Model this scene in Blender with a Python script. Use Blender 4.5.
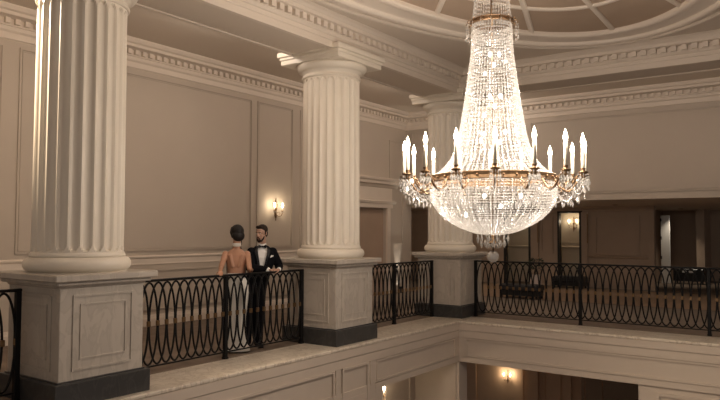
import bpy, bmesh, math, random
from math import sin, cos, pi, radians, sqrt
from mathutils import Vector, Matrix
random.seed(7)
scene = bpy.context.scene
for o in list(bpy.data.objects): bpy.data.objects.remove(o)
C = bpy.data.collections.new('ballroom'); scene.collection.children.link(C)

# ------------------------------------------------------------ camera, world, exposure
YAW, PITCH, ROLL = radians(35.5614), radians(2.56439), radians(0.2038)
cd = bpy.data.cameras.new('camera'); cam = bpy.data.objects.new('camera', cd); C.objects.link(cam)
cd.sensor_width = 36; cd.lens = 675.58 / 720 * 36; cd.clip_start = 0.05; cd.clip_end = 200
fh = Vector((-sin(YAW), cos(YAW), 0)); r0 = Vector((cos(YAW), sin(YAW), 0)); z0 = Vector((0, 0, 1))
fw = fh * cos(PITCH) + z0 * sin(PITCH); u0 = -fh * sin(PITCH) + z0 * cos(PITCH)
rt = r0 * cos(ROLL) + u0 * sin(ROLL); up = -r0 * sin(ROLL) + u0 * cos(ROLL)
M = Matrix((rt, up, -fw)).transposed().to_4x4(); M.translation = Vector((0, 0, 1.72))
cam.matrix_world = M
scene.camera = cam
scene.view_settings.view_transform = 'Standard'; scene.view_settings.look = 'None'
scene.view_settings.gamma = 1; scene.view_settings.use_curve_mapping = False
scene.view_settings.exposure = 0.1
W = bpy.data.worlds.new('room_air'); scene.world = W; W.use_nodes = True
W.node_tree.nodes['Background'].inputs[0].default_value = (1.0, 0.88, 0.78, 1)
W.node_tree.nodes['Background'].inputs[1].default_value = 0.27
try:
    scene.cycles.use_denoising = True
    scene.cycles.max_bounces = 7; scene.cycles.diffuse_bounces = 3; scene.cycles.glossy_bounces = 3
    scene.cycles.transmission_bounces = 4; scene.cycles.transparent_max_bounces = 12
    scene.cycles.sample_clamp_indirect = 4.0
    scene.cycles.caustics_reflective = False; scene.cycles.caustics_refractive = False
except Exception: pass

def lamp(name, kind, loc, energy, col=(1, .8, .58), size=.05, aim=None, spot=None, blend=.6):
    d = bpy.data.lights.new(name, kind); d.energy = energy; d.color = col
    if kind == 'AREA': d.size = size
    else: d.shadow_soft_size = size
    if spot: d.spot_size = radians(spot); d.spot_blend = blend
    o = bpy.data.objects.new(name, d); C.objects.link(o); o.location = loc
    if aim is not None: o.rotation_euler = (Vector(aim) - Vector(loc)).to_track_quat('-Z', 'Y').to_euler()
    return o

# ------------------------------------------------------------ materials
MATS = {}
def mat(name, col, rough=.6, metal=0, noise=0.0, nscale=6, emis=None, estr=0, spec=.4, bump=0, col2=None, detail=4, coat=0):
    m = bpy.data.materials.new(name); m.use_nodes = True; nt = m.node_tree; b = nt.nodes['Principled BSDF']
    b.inputs['Base Color'].default_value = (*col, 1); b.inputs['Roughness'].default_value = rough
    b.inputs['Metallic'].default_value = metal; b.inputs['Specular IOR Level'].default_value = spec
    if coat: b.inputs['Coat Weight'].default_value = coat
    if emis: b.inputs['Emission Color'].default_value = (*emis, 1); b.inputs['Emission Strength'].default_value = estr
    if noise or bump or col2:
        tc = nt.nodes.new('ShaderNodeTexCoord'); n = nt.nodes.new('ShaderNodeTexNoise')
        n.inputs['Scale'].default_value = nscale; n.inputs['Detail'].default_value = detail
        nt.links.new(tc.outputs['Object'], n.inputs['Vector'])
        if noise or col2:
            r = nt.nodes.new('ShaderNodeValToRGB')
            c2 = col2 if col2 else tuple(c * (1 - noise) for c in col)
            r.color_ramp.elements[0].position = .3; r.color_ramp.elements[0].color = (*c2, 1)
            r.color_ramp.elements[1].position = .7; r.color_ramp.elements[1].color = (*col, 1)
            nt.links.new(n.outputs['Fac'], r.inputs['Fac']); nt.links.new(r.outputs['Color'], b.inputs['Base Color'])
        if bump:
            bp = nt.nodes.new('ShaderNodeBump'); bp.inputs['Strength'].default_value = bump; bp.inputs['Distance'].default_value = .01
            nt.links.new(n.outputs['Fac'], bp.inputs['Height']); nt.links.new(bp.outputs['Normal'], b.inputs['Normal'])
    MATS[name] = m; return m

def marble(name, base, vein, scale=2.2, vpos=(.46, .5, .56), rough=.3):
    m = bpy.data.materials.new(name); m.use_nodes = True; nt = m.node_tree; b = nt.nodes['Principled BSDF']
    b.inputs['Roughness'].default_value = rough; b.inputs['Specular IOR Level'].default_value = .4
    tc = nt.nodes.new('ShaderNodeTexCoord'); mp = nt.nodes.new('ShaderNodeMapping')
    mp.inputs['Rotation'].default_value = (.5, .6, .4); mp.inputs['Scale'].default_value = (1, 1, .45)
    n = nt.nodes.new('ShaderNodeTexNoise'); n.inputs['Scale'].default_value = scale; n.inputs['Detail'].default_value = 9
    n.inputs['Distortion'].default_value = 1.6
    nt.links.new(tc.outputs['Object'], mp.inputs['Vector']); nt.links.new(mp.outputs['Vector'], n.inputs['Vector'])
    r = nt.nodes.new('ShaderNodeValToRGB'); e = r.color_ramp.elements
    e[0].position = vpos[0]; e[0].color = (*base, 1); e[1].position = vpos[2]; e[1].color = (*[c * .93 for c in base], 1)
    k = e.new(vpos[1]); k.color = (*vein, 1)
    nt.links.new(n.outputs['Fac'], r.inputs['Fac']); nt.links.new(r.outputs['Color'], b.inputs['Base Color'])
    MATS[name] = m; return m

wallp = mat('wall_paint', (.53, .45, .37), .65, noise=.04, nscale=1.5)
trimp = mat('trim_paint', (.72, .62, .52), .5, noise=.03, nscale=3)
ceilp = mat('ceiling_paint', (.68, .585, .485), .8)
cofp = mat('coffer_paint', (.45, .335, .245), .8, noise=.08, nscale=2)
colp = mat('column_plaster', (.80, .715, .60), .42, noise=.04, nscale=4)
fasc = mat('fascia_paint', (.56, .47, .385), .55, noise=.03)
foyw = mat('foyer_panelling', (.43, .315, .235), .5, noise=.08, nscale=2)
lowp = mat('lower_hall_paint', (.60, .41, .27), .6, noise=.05)
marb = marble('veined_marble', (.50, .44, .375), (.43, .375, .315), 4)
marbd = marble('dark_marble', (.045, .043, .042), (.06, .057, .054), 5)
marbl = marble('ledge_marble', (.64, .56, .46), (.46, .38, .30), 5)
carpet = mat('brown_carpet', (.22, .165, .125), .95, nscale=3.5, col2=(.15, .11, .08), bump=.2, detail=8)
carpo = mat('tan_carpet', (.36, .24, .155), .95, noise=.2, nscale=9)
carpg = mat('taupe_carpet', (.26, .205, .16), .95, noise=.2, nscale=9)
woodd = mat('dark_red_floor', (.13, .05, .03), .35, noise=.3, nscale=5)
iron = mat('black_iron', (.008, .0075, .0075), .5, .3, spec=.25)
brass = mat('gilt_brass', (.27, .17, .095), .42, 1.0, noise=.25, nscale=25)
brassd = mat('aged_gilt', (.24, .145, .075), .38, .9, noise=.3, nscale=30)
candlep = mat('ivory_candle_tube', (.93, .84, .68), .5)
flame = mat('lit_flame_bulb', (1, .9, .75), .3, emis=(1, .86, .66), estr=38)
flame2 = mat('lit_sconce_bulb', (1, .9, .75), .3, emis=(1, .82, .58), estr=28)
bulbm = mat('lit_inner_bulb', (1, .95, .88), .3, emis=(1, .93, .84), estr=22)
blackp = mat('black_lacquer', (.012, .012, .012), .35)
mirr = mat('cream_recess', (.62, .54, .43), .35, noise=.05)
leath = mat('black_leather', (.02, .02, .022), .4)
whitep = mat('white_gloss_paint', (.82, .80, .76), .35)
leaf = mat('dark_leaves', (.02, .035, .018), .5)
potm = mat('pale_ceramic', (.62, .5, .44), .3)
labelw = mat('white_label', (.8, .78, .74), .5)

def crystal():
    m = bpy.data.materials.new('cut_crystal'); m.use_nodes = True; nt = m.node_tree; nt.nodes.clear()
    out = nt.nodes.new('ShaderNodeOutputMaterial')
    tr = nt.nodes.new('ShaderNodeBsdfTranslucent'); tr.inputs[0].default_value = (.97, .95, .93, 1)
    di = nt.nodes.new('ShaderNodeBsdfDiffuse'); di.inputs[0].default_value = (.95, .93, .91, 1)
    gl = nt.nodes.new('ShaderNodeBsdfGlossy'); gl.inputs[0].default_value = (1, .98, .95, 1); gl.inputs['Roughness'].default_value = .12
    tp = nt.nodes.new('ShaderNodeBsdfTransparent'); tp.inputs[0].default_value = (.98, .97, .95, 1)
    def mix(a, b, f):
        x = nt.nodes.new('ShaderNodeMixShader'); x.inputs[0].default_value = f
        nt.links.new(a.outputs[0], x.inputs[1]); nt.links.new(b.outputs[0], x.inputs[2]); return x
    x = mix(mix(mix(tr, di, .4), gl, .4), tp, .60)
    nt.links.new(x.outputs[0], out.inputs[0]); return m
crys = crystal()
def glassm():
    m = bpy.data.materials.new('clear_crystal'); m.use_nodes = True; nt = m.node_tree; nt.nodes.clear()
    out = nt.nodes.new('ShaderNodeOutputMaterial')
    gl = nt.nodes.new('ShaderNodeBsdfGlossy'); gl.inputs[0].default_value = (1, .98, .95, 1); gl.inputs['Roughness'].default_value = .06
    tr = nt.nodes.new('ShaderNodeBsdfTranslucent'); tr.inputs[0].default_value = (.9, .88, .85, 1)
    tp = nt.nodes.new('ShaderNodeBsdfTransparent'); tp.inputs[0].default_value = (.9, .89, .87, 1)
    a = nt.nodes.new('ShaderNodeMixShader'); a.inputs[0].default_value = .60
    nt.links.new(gl.outputs[0], a.inputs[1]); nt.links.new(tr.outputs[0], a.inputs[2])
    b = nt.nodes.new('ShaderNodeMixShader'); b.inputs[0].default_value = .4
    nt.links.new(a.outputs[0], b.inputs[1]); nt.links.new(tp.outputs[0], b.inputs[2])
    nt.links.new(b.outputs[0], out.inputs[0]); return m
glas = glassm()

# ------------------------------------------------------------ mesh builder
class MB:
    def __init__(s): s.v = []; s.f = []; s.sm = []
    def add(s, vs, fs, smooth=False):
        n = len(s.v); s.v += [tuple(p) for p in vs]
        for f in fs: s.f.append(tuple(i + n for i in f)); s.sm.append(smooth)
        return s
    def box(s, x0, x1, y0, y1, z0, z1):
        x0, x1 = sorted((x0, x1)); y0, y1 = sorted((y0, y1)); z0, z1 = sorted((z0, z1))
        v = [(x0,y0,z0),(x1,y0,z0),(x1,y1,z0),(x0,y1,z0),(x0,y0,z1),(x1,y0,z1),(x1,y1,z1),(x0,y1,z1)]
        return s.add(v, [(0,3,2,1),(4,5,6,7),(0,1,5,4),(1,2,6,5),(2,3,7,6),(3,0,4,7)])
    def bbox(s, x0, x1, y0, y1, z0, z1, b=.01):     # box with chamfered edges
        cx, cy, cz = (x0+x1)/2, (y0+y1)/2, (z0+z1)/2; hx, hy, hz = abs(x1-x0)/2, abs(y1-y0)/2, abs(z1-z0)/2
        b = min(b, hx*.9, hy*.9, hz*.9)
        rings = [(hx-b, hy-b, -hz), (hx, hy, -hz+b), (hx, hy, hz-b), (hx-b, hy-b, hz)]
        vs = []; 
        for X, Y, Z in rings:
            c = b if X == hx else b*.6
            vs += [(cx+a, cy+d, cz+Z) for a, d in [(X-c,-Y),(X,-Y+c),(X,Y-c),(X-c,Y),(-X+c,Y),(-X,Y-c),(-X,-Y+c),(-X+c,-Y)]]
        fs = [tuple(range(7,-1,-1)), tuple(range(24,32))]
        for k in range(3):
            for i in range(8): fs.append((k*8+i, k*8+(i+1)%8, k*8+8+(i+1)%8, k*8+8+i))
        return s.add(vs, fs)
    def lathe(s, prof, cx=0, cy=0, n=24, smooth=True, close=True, sx=1, sy=1):
        vs = []; fs = []
        for r, z in prof:
            for k in range(n):
                a = 2*pi*k/n; vs.append((cx+r*sx*cos(a), cy+r*sy*sin(a), z))
        m = len(prof)
        for j in range(m-1):
            for k in range(n): fs.append((j*n+k, j*n+(k+1)%n, (j+1)*n+(k+1)%n, (j+1)*n+k))
        if close:
            fs.append(tuple(range(n-1,-1,-1))); fs.append(tuple((m-1)*n+k for k in range(n)))
        return s.add(vs, fs, smooth)
    def tube(s, pts, r, n=6, closed=False, smooth=True, sq=None):
        P = [Vector(p) for p in pts]; m = len(P); vs = []; fs = []
        rr = r if isinstance(r, (list, tuple)) else [r]*m
        prev = None
        for i in range(m):
            t = (P[(i+1) % m]-P[i-1]) if closed else (P[min(i+1,m-1)]-P[max(i-1,0)])
            if t.length < 1e-9: t = Vector((0,0,1))
            t.normalize()
            if prev is None:
                a = Vector((0,0,1)) if abs(t.z) < .9 else Vector((1,0,0)); nx = t.cross(a).normalized()
            else:
                nx = prev - t*prev.dot(t)
                nx = nx.normalized() if nx.length > 1e-6 else t.orthogonal().normalized()
            prev = nx; ny = t.cross(nx)
            for k in range(n):
                a = 2*pi*k/n; vs.append(P[i] + nx*cos(a)*rr[i] + ny*sin(a)*rr[i]*(sq or 1))
        for i in range(m if closed else m-1):
            j = (i+1) % m
            for k in range(n): fs.append((i*n+k, i*n+(k+1)%n, j*n+(k+1)%n, j*n+k))
        if not closed: fs.append(tuple(range(n-1,-1,-1))); fs.append(tuple((m-1)*n+k for k in range(n)))
        return s.add(vs, fs, smooth)
    def ball(s, c, r, n=12, m=8, sc=(1,1,1), smooth=True, rot=None):
        vs = []; fs = []
        for j in range(m+1):
            t = pi*j/m
            for k in range(n):
                a = 2*pi*k/n; p = Vector((r*sc[0]*sin(t)*cos(a), r*sc[1]*sin(t)*sin(a), r*sc[2]*cos(t)))
                if rot: p = rot @ p
                vs.append(p + Vector(c))
        for j in range(m):
            for k in range(n): fs.append((j*n+k, (j+1)*n+k, (j+1)*n+(k+1)%n, j*n+(k+1)%n))
        return s.add(vs, fs, smooth)
    def octa(s, c, w, h, d=None):                     # a faceted drop, axis d
        c = Vector(c); d = Vector(d).normalized() if d is not None else Vector((0,0,1))
        a = d.orthogonal().normalized(); b = d.cross(a)
        v = [c+d*h/2, c+a*w/2, c+b*w/2, c-a*w/2, c-b*w/2, c-d*h/2]
        return s.add(v, [(0,1,2),(0,2,3),(0,3,4),(0,4,1),(5,2,1),(5,3,2),(5,4,3),(5,1,4)])
    def build(s, name, m, parent=None, kind=None, loc=None, auto=False):
        me = bpy.data.meshes.new(name); me.from_pydata(s.v, [], s.f); me.validate()
        if len(me.polygons) == len(s.sm): me.polygons.foreach_set('use_smooth', s.sm)
        me.materials.append(m)
        if auto:
            bm = bmesh.new(); bm.from_mesh(me); bmesh.ops.recalc_face_normals(bm, faces=bm.faces); bm.to_mesh(me); bm.free()
        me.update()
        o = bpy.data.objects.new(name, me); C.objects.link(o)
        if loc: o.location = loc
        if parent: o.parent = parent
        if kind: o['kind'] = kind
        return o

def struct(name, mb, m): return mb.build(name, m, kind='structure')
def empty(name, label, cat, loc=(0,0,0), rz=0, group=None):
    o = bpy.data.objects.new(name, None); C.objects.link(o); o.location = loc; o.rotation_euler = (0,0,rz)
    o['label'] = label; o['category'] = cat; o.empty_display_size = .1
    if group: o['group'] = group
    return o
def tag(o, label, cat, group=None):
    o['label'] = label; o['category'] = cat
    if group: o['group'] = group
    return o
def copy_tree(o, parent=None):
    c = o.copy(); C.objects.link(c)
    if parent: c.parent = parent
    for ch in list(o.children): copy_tree(ch, c)
    return c
def add_copy(o, parent, rz=None, loc=None):
    c = copy_tree(o, parent)
    if rz is not None: c.rotation_euler = (0, 0, rz)
    if loc is not None: c.location = loc
    return c

# moulding profile swept along an axis-aligned horizontal path. prof: (d,z) d = out along the normal
def sweep(mb, prof, path, normals, closed=False):
    n = len(path); m = len(prof); vs = []; fs = []
    for i, (x, y) in enumerate(path):
        nx, ny = normals[i]
        for d, z in prof: vs.append((x+nx*d, y+ny*d, z))
    for i in range(n if closed else n-1):
        j = (i+1) % n
        for k in range(m-1): fs.append((i*m+k, j*m+k, j*m+k+1, i*m+k+1))
    mb.add(vs, fs)
def rectpath(x0, x1, y0, y1, inward=True):
    s = 1 if inward else -1
    return [(x0,y0),(x1,y0),(x1,y1),(x0,y1)], [(s,s),(-s,s),(-s,-s),(s,-s)]
# picture-frame moulding on a wall.  axis 'x': wall plane x=c, spans y;  axis 'y': wall plane y=c, spans x; sg = side it projects to
def frame(mb, axis, c, a0, a1, z0, z1, w=.03, t=.02, sg=1):
    for (p0, p1, q0, q1) in ((a0,a1,z0,z0+w),(a0,a1,z1-w,z1),(a0,a0+w,z0+w,z1-w),(a1-w,a1,z0+w,z1-w)):
        if axis == 'x': mb.box(c, c+sg*t, p0, p1, q0, q1)
        else: mb.box(p0, p1, c, c+sg*t, q0, q1)

# ------------------------------------------------------------ key dimensions
LX, LY = -5.98, 11.63           # edge of the void (left side / far side)
XR, YN = .18, 1.07              # the opposite edges
SX0, SX1, SY0, SY1 = -6.14, .34, .77, 11.93     # inner face of the beams
TX0, TX1, TY0, TY1 = -6.945, 1.145, -.03, 12.69  # outer face of the beams
SZ = 4.46
WX, WY = -10.1, 16.36           # corridor walls
CX, CY = -2.9, 6.35
FY = 20.9                        # foyer back wall
COLX = -6.62
COLY = [4.115, 8.465, 12.47]

# ------------------------------------------------------------ floors
struct('floor', MB().box(WX-.2, LX-.72, -4, FY+6, -.3, 0).box(WX-4.3, WX-.2, WY-3.5, FY+6, -.3, 0).box(LX-.72, 6, LY+.72, FY+6, -.3, 0), carpet)
struct('trim_1', MB().bbox(LX-.74, LX, -4, LY+.74, -.045, .004, .012).bbox(LX-.02, 6, LY, LY+.76, -.045, .004, .012), marbl)
struct('floor_foyer_band', MB().box(WX, 6, 16.5, 20.5, 0, .006), carpo)
struct('floor_foyer_edge', MB().box(WX, 6, 13.6, 16.3, 0, .005).box(WX, -4.4, 20.5, FY, 0, .005), carpg)
struct('floor_lower', MB().box(-16, 8, -4, 34, -3.75, -3.6), woodd)

# ------------------------------------------------------------ fascia below the ledge
fz = MB()
fz.box(LX-.5, LX-.03, -4, LY+.3, -.76, -.045)
fz.box(LX-.03, 6, LY+.03, LY+.5, -.76, -.045)
fz.box(LX-.03, LX-.005, -4, LY+.03, -.165, -.045); fz.box(LX-.03, 6, LY+.005, LY+.03, -.165, -.045)
fz.box(LX-.03, LX-.012, -4, LY+.02, -.30, -.175); fz.box(LX-.03, 6, LY+.012, LY+.03, -.30, -.175)
fz.box(LX-.03, LX-.012, -4, LY+.02, -.76, -.66); fz.box(LX-.03, 6, LY+.012, LY+.03, -.76, -.66)
for a0, a1, z0 in ((-1.0, 3.2, -1.9), (3.4, 7.76, -1.9), (7.95, 8.62, -1.9)):
    frame(fz, 'x', LX-.012, a0, a1, z0, -.30, .035, .014)
for yy in (3.3, 7.855, 8.73): fz.box(LX-.03, LX-.010, yy-.05, yy+.05, -3.6, -.3)
frame(fz, 'x', LX-.03, 8.86, 11.49, -.65, -.31, .03, .024)
frame(fz, 'y', LY+.03, -5.86, 5.9, -.65, -.31, .03, .024, -1)
struct('wall_fascia', fz, fasc)
# solid wall under the left balcony, then the recess
lw = MB(); lw.box(LX-.5, LX-.02, -4, 9.0, -3.6, -.76)
lw.box(LX-.022, LX-.008, -4, 9.0, -3.6, -.76)
lw.box(LX-.03, LX+.0, 8.82, 9.0, -3.6, -.66)
struct('wall_lower_front', lw, fasc)
ll = MB(); ll.box(-7.2, -7.0, 8.5, 11.9, -3.6, -.76)
frame(ll, 'x', -7.0, 10.6, 11.5, -3.3, -1.0, .04, .025); frame(ll, 'x', -7.0, 8.9, 10.35, -3.3, -1.0, .04, .025)
ll.box(-7.05, LX-.06, 11.7, 11.9, -3.6, -.76)
ll.box(LX-.45, LX-.02, LY+.02, LY+.35, -3.6, -.76).box(LX-.38, LX-.08, LY-.0, LY+.02, -3.6, -.78)
struct('wall_lower_left', ll, fasc)
lf = MB(); lf.box(-9, -4.95, 15.0, 15.2, -3.6, -.76); lf.box(-4.95, -4.75, 15.0, 21, -3.6, -.76)
lf.box(-5.95, -5.7, 14.9, 15.0, -3.6, -.76); lf.box(-5.12, -4.95, 14.9, 15.0, -3.6, -.76)
frame(lf, 'y', 15.0, -7.3, -6.08, -3.3, -1.0, .04, .03, -1); frame(lf, 'y', 15.0, -5.6, -5.2, -3.3, -1.0, .04, .03, -1)
frame(lf, 'x', -4.75, 15.2, 16.6, -2.6, -.95, .05, .03)
struct('wall_lower_far', lf, lowp)
struct('wall_lower_back', MB().box(-10, 8, 27, 27.2, -3.6, -.76), foyw)
rp = MB(); rp.box(-2.77, 6, LY+.05, LY+.4, -3.6, -.76); frame(rp, 'y', LY+.05, -2.5, 1.5, -3.2, -.86, .05, .03, -1); frame(rp, 'y', LY+.05, -2.4, 1.4, -3.1, -.96, .03, .02, -1)
struct('wall_lower_right', rp, fasc)
struct('ceiling_lower', MB().box(-10, 8, LY+.4, 27, -.78, -.76).box(-7.2, LX-.5, 8.5, LY+.4, -.78, -.76), trimp)

# ------------------------------------------------------------ corridor walls (left) and upper far wall
wl = MB(); wl.box(WX-.2, WX, -4, 13.9, 0, 5.02).box(WX-.2, WX, 13.9, 15.34, 2.32, 5.02).box(WX-.2, WX, 15.34, WY+.3, 0, 5.02)
wl.box(WX-1.6, WX-1.5, 13, 16.5, 0, 3).box(WX-1.5, WX-.2, 15.36, 15.5, 0, 3).box(WX-1.5, WX-.2, 13.7, 13.9, 0, 3).box(WX-1.5,WX-.2,13.9,15.36,2.5,2.6)
struct('wall_left', wl, wallp)
wf = MB(); wf.box(WX-.2, 6, WY, WY+.25, 2.46, 5.02)
struct('wall_far', wf, wallp)
# panel mouldings
pt = MB()
for a0, a1 in ((.3, 5.0), (5.24, 10.2), (10.36, 11.5), (11.75, 13.6)):
    frame(pt, 'x', WX, a0, a1, 1.34, 4.47, .03, .022); frame(pt, 'x', WX, a0+.045, a1-.045, 1.385, 4.425, .012, .012)
    frame(pt, 'x', WX, a0, a1, .28, 1.0, .025, .02)
frame(pt, 'x', WX, 15.5, 16.2, 1.34, 4.2, .03, .02)
struct('trim_2', pt, wallp)
pf = MB()
frame(pf, 'y', WY, -9.9, -6.6, 2.75, 4.47, .03, .022, -1); frame(pf, 'y', WY, -6.4, 3.5, 2.62, 4.47, .03, .022, -1)
frame(pf, 'y', WY, -6.355, 3.455, 2.665, 4.425, .012, .012, -1)
struct('trim_3', pf, wallp)
cr = MB()
rail_prof = [(0,1.09),(.010,1.095),(.010,1.115),(.004,1.12),(.004,1.20),(.018,1.215),(.026,1.235),(.02,1.25),(0,1.26)]
sweep(cr, rail_prof, [(WX,-4),(WX,13.75)], [(1,0)]*2)
struct('trim_4', cr, trimp)
bb = MB(); base_prof = [(0,.2),(.02,.19),(.025,.15),(.035,.14),(.035,0)]
sweep(bb, base_prof, [(WX,-4),(WX,13.75)], [(1,0)]*2)
struct('baseboard_left', bb, trimp)
# wall cornice, with dentils
wc = [(0,4.56),(.015,4.57),(.02,4.66),(.05,4.69),(.06,4.73),(.06,4.74),(.08,4.75),(.08,4.85),(.14,4.87),(.20,4.88),(.20,4.93),(.24,4.95),(.27,5.0),(.27,5.02)]
wcm = MB(); sweep(wcm, wc, [(WX,-4),(WX,WY),(6,WY)], [(1,0),(1,-1),(0,-1)])
k = -3.9
while k < WY-.15: wcm.box(WX+.08, WX+.14, k, k+.075, 4.77, 4.85); k += .15
k = WX+.15
while k < 5.8: wcm.box(k, k+.075, WY-.08, WY-.14, 4.77, 4.85); k += .15
struct('trim_5', wcm, trimp)
# door case on the left wall
dc = MB()
for a0, a1 in ((13.72, 13.9), (15.34, 15.5)): dc.box(WX, WX+.05, a0, a1, 0, 2.34)
dc.box(WX, WX+.06, 13.6, 15.6, 2.32, 2.44); dc.box(WX, WX+.035, 13.65, 15.6, 2.44, 2.9)
sweep(dc, [(.03,2.86),(.06,2.88),(.08,2.93),(.16,2.96),(.17,3.02),(.21,3.06),(.22,3.12),(0,3.14)], [(WX,13.5),(WX,15.85)], [(1,0)]*2)
sweep(dc, [(.03,2.42),(.09,2.44),(.11,2.50),(.03,2.53)], [(WX,13.55),(WX,15.72)], [(1,0)]*2)
struct('trim_6', dc, trimp)
struct('door_1', MB().box(WX-.14, WX-.09, 13.9, 15.34, 0, 2.32), foyw)

# ------------------------------------------------------------ ceilings, beams, cornice round the void
cc = MB(); cc.box(WX-.2, TX0, -4, 20, 5.02, 5.1).box(TX0, 6, TY1, WY+.2, 5.02, 5.1)
struct('ceiling_corridor', cc, ceilp)
bm_ = MB()
def ringbox(mb, o, i, z0, z1):
    mb.box(o[0], i[0], o[2], o[3], z0, z1).box(i[1], o[1], o[2], o[3], z0, z1).box(i[0], i[1], o[2], i[2], z0, z1).box(i[0], i[1], i[3], o[3], z0, z1)
ringbox(bm_, (TX0,TX1,TY0,TY1), (SX0,SX1,SY0,SY1), SZ, 5.1)
struct('ceiling_beam', bm_, ceilp)
sf = MB()
ringbox(sf, (TX0-.012,TX1+.012,TY0-.012,TY1+.012), (TX0+.045,TX1-.045,TY0+.045,TY1-.045), SZ-.022, SZ+.06)
ringbox(sf, (SX0-.06,SX1+.06,SY0-.06,SY1+.06), (SX0+.012,SX1-.012,SY0+.012,SY1-.012), SZ-.022, SZ+.055)
struct('trim_7', sf, trimp)
bc = MB(); P, N = rectpath(SX0, SX1, SY0, SY1)
bprof = [(.012,4.515),(.012,4.535),(.02,4.535),(.03,4.545),(.03,4.60),(.055,4.61),(.075,4.635),(.085,4.64),(.085,4.73),(.16,4.735),(.19,4.74),(.19,4.79),(.205,4.80),(.23,4.83),(.26,4.85),(.26,4.875)]
sweep(bc, bprof, P, N, True)
def dent(mb, x0, x1, y0, y1, d0, d1, z0, z1, st, w):
    y = y0+.2
    while y < y1-.2:
        mb.box(x0+d0, x0+d1, y, y+w, z0, z1); mb.box(x1-d0, x1-d1, y, y+w, z0, z1); y += st
    x = x0+.2
    while x < x1-.2:
        mb.box(x, x+w, y1-d0, y1-d1, z0, z1); mb.box(x, x+w, y0+d0, y0+d1, z0, z1); x += st
dent(bc, SX0, SX1, SY0, SY1, .085, .145, 4.65, 4.735, .155, .085)
struct('trim_8', bc, trimp)
# flat ceiling with the oval opening
A0, B0 = 2.90, 5.24; A1, B1 = 2.19, 4.57
ce = MB(); n = 96; vs = []; fs = []
hx, hy = (SX1-SX0)/2, (SY1-SY0)/2
for k in range(n):
    a = 2*pi*k/n; c_, s_ = cos(a), sin(a); vs.append((CX+A0*c_, CY+B0*s_, 4.86))
    sc = min(hx/abs(A0*c_) if abs(c_) > 1e-6 else 9, hy/abs(B0*s_) if abs(s_) > 1e-6 else 9)
    vs.append((CX+A0*c_*sc, CY+B0*s_*sc, 4.86))
for k in range(n): j = (k+1) % n; fs.append((2*k, 2*j, 2*j+1, 2*k+1))
ce.add(vs, fs)
for sx in (-1, 1):
    for sy in (-1, 1):
        # corner fillers
        a = math.atan2(hy/B0, hx/A0); k0 = int(a/(2*pi/n)); 
        pts = []
        for kk in (k0, k0+1):
            b_ = 2*pi*kk/n; c_, s_ = cos(b_), sin(b_); sc = min(hx/(A0*c_), hy/(B0*s_)); pts.append((CX+sx*A0*c_*sc, CY+sy*B0*s_*sc, 4.86))
        ce.add([pts[0], (CX+sx*hx, CY+sy*hy, 4.86), pts[1]], [(0,1,2)])
struct('ceiling', ce, ceilp)
def oval_sweep(mb, prof, n=128, smooth=True):   # prof: (t,z) t 0 = outer rim, 1 = inner rim
    vs = []; fs = []; m = len(prof)
    for k in range(n):
        a = 2*pi*k/n
        for t, z in prof: vs.append((CX+(A0+(A1-A0)*t)*cos(a), CY+(B0+(B1-B0)*t)*sin(a), z))
    for k in range(n):
        j = (k+1) % n
        for i in range(m-1): fs.append((k*m+i, j*m+i, j*m+i+1, k*m+i+1))
    mb.add(vs, fs, smooth)
rim = MB()
oval_sweep(rim, [(-.02,4.862),(-.02,4.835),(0,4.825),(.05,4.825),(.07,4.84),(.07,4.862)], smooth=False)
oval_sweep(rim, [(.07,4.862),(.20,4.866),(.30,4.868)], smooth=False)
oval_sweep(rim, [(.30,4.868),(.30,4.83),(.34,4.80),(.40,4.79),(.46,4.80),(.50,4.82),(.50,4.85)], smooth=True)
oval_sweep(rim, [(.50,4.85),(.55,4.86),(.75,4.875),(.86,4.87)], smooth=False)
oval_sweep(rim, [(.86,4.87),(.87,4.85),(.93,4.84),(1.0,4.85),(1.03,4.87),(1.03,4.93)], smooth=False)
struct('trim_9', rim, trimp)
dm = MB(); vs = []; fs = []; n = 96; L = 10
def dz(rho): return 4.92 + .16*(1-rho*rho)
for j in range(L+1):
    rho = j/L*1.03
    for k in range(n): a = 2*pi*k/n; vs.append((CX+A1*rho*cos(a), CY+B1*rho*sin(a), dz(rho)))
for j in range(L):
    for k in range(n): q = (k+1) % n; fs.append((j*n+k, (j+1)*n+k, (j+1)*n+q, j*n+q))
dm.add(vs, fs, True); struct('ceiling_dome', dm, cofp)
rb = MB()
for i in range(12):
    a = radians(30*i); d = Vector((A1*cos(a), B1*sin(a), 0)); t = Vector((-d.y, d.x, 0)).normalized()
    vs = []; fs = []; L = 12
    for j in range(L+1):
        rho = .06+.97*j/L; p = Vector((CX, CY, dz(rho)))+d*rho; w = .042
        for s_, h in ((-w,.03),(-w,-.015),(-w*.6,-.03),(w*.6,-.03),(w,-.015),(w,.03)): vs.append(p+t*s_+Vector((0,0,h)))
    for j in range(L):
        for q in range(5): fs.append((j*6+q, j*6+q+1, j*6+q+7, j*6+q+6))
    rb.add(vs, fs)
def ovalring(mb, rho, w):
    vs = []; fs = []; n = 96
    for k in range(n):
        a = 2*pi*k/n; p = Vector((CX+A1*rho*cos(a), CY+B1*rho*sin(a), dz(rho))); o = Vector((cos(a)/A1, sin(a)/B1, 0)).normalized()
        for s_, h in ((-w,.03),(-w,-.015),(-w*.6,-.03),(w*.6,-.03),(w,-.015),(w,.03)): vs.append(p+o*s_+Vector((0,0,h)))
    for k in range(n):
        j = (k+1) % n
        for q in range(5): fs.append((k*6+q, k*6+q+1, j*6+q+1, j*6+q))
    mb.add(vs, fs)
ovalring(rb, .755, .045); ovalring(rb, .2, .06)
struct('trim_10', rb, trimp)

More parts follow.
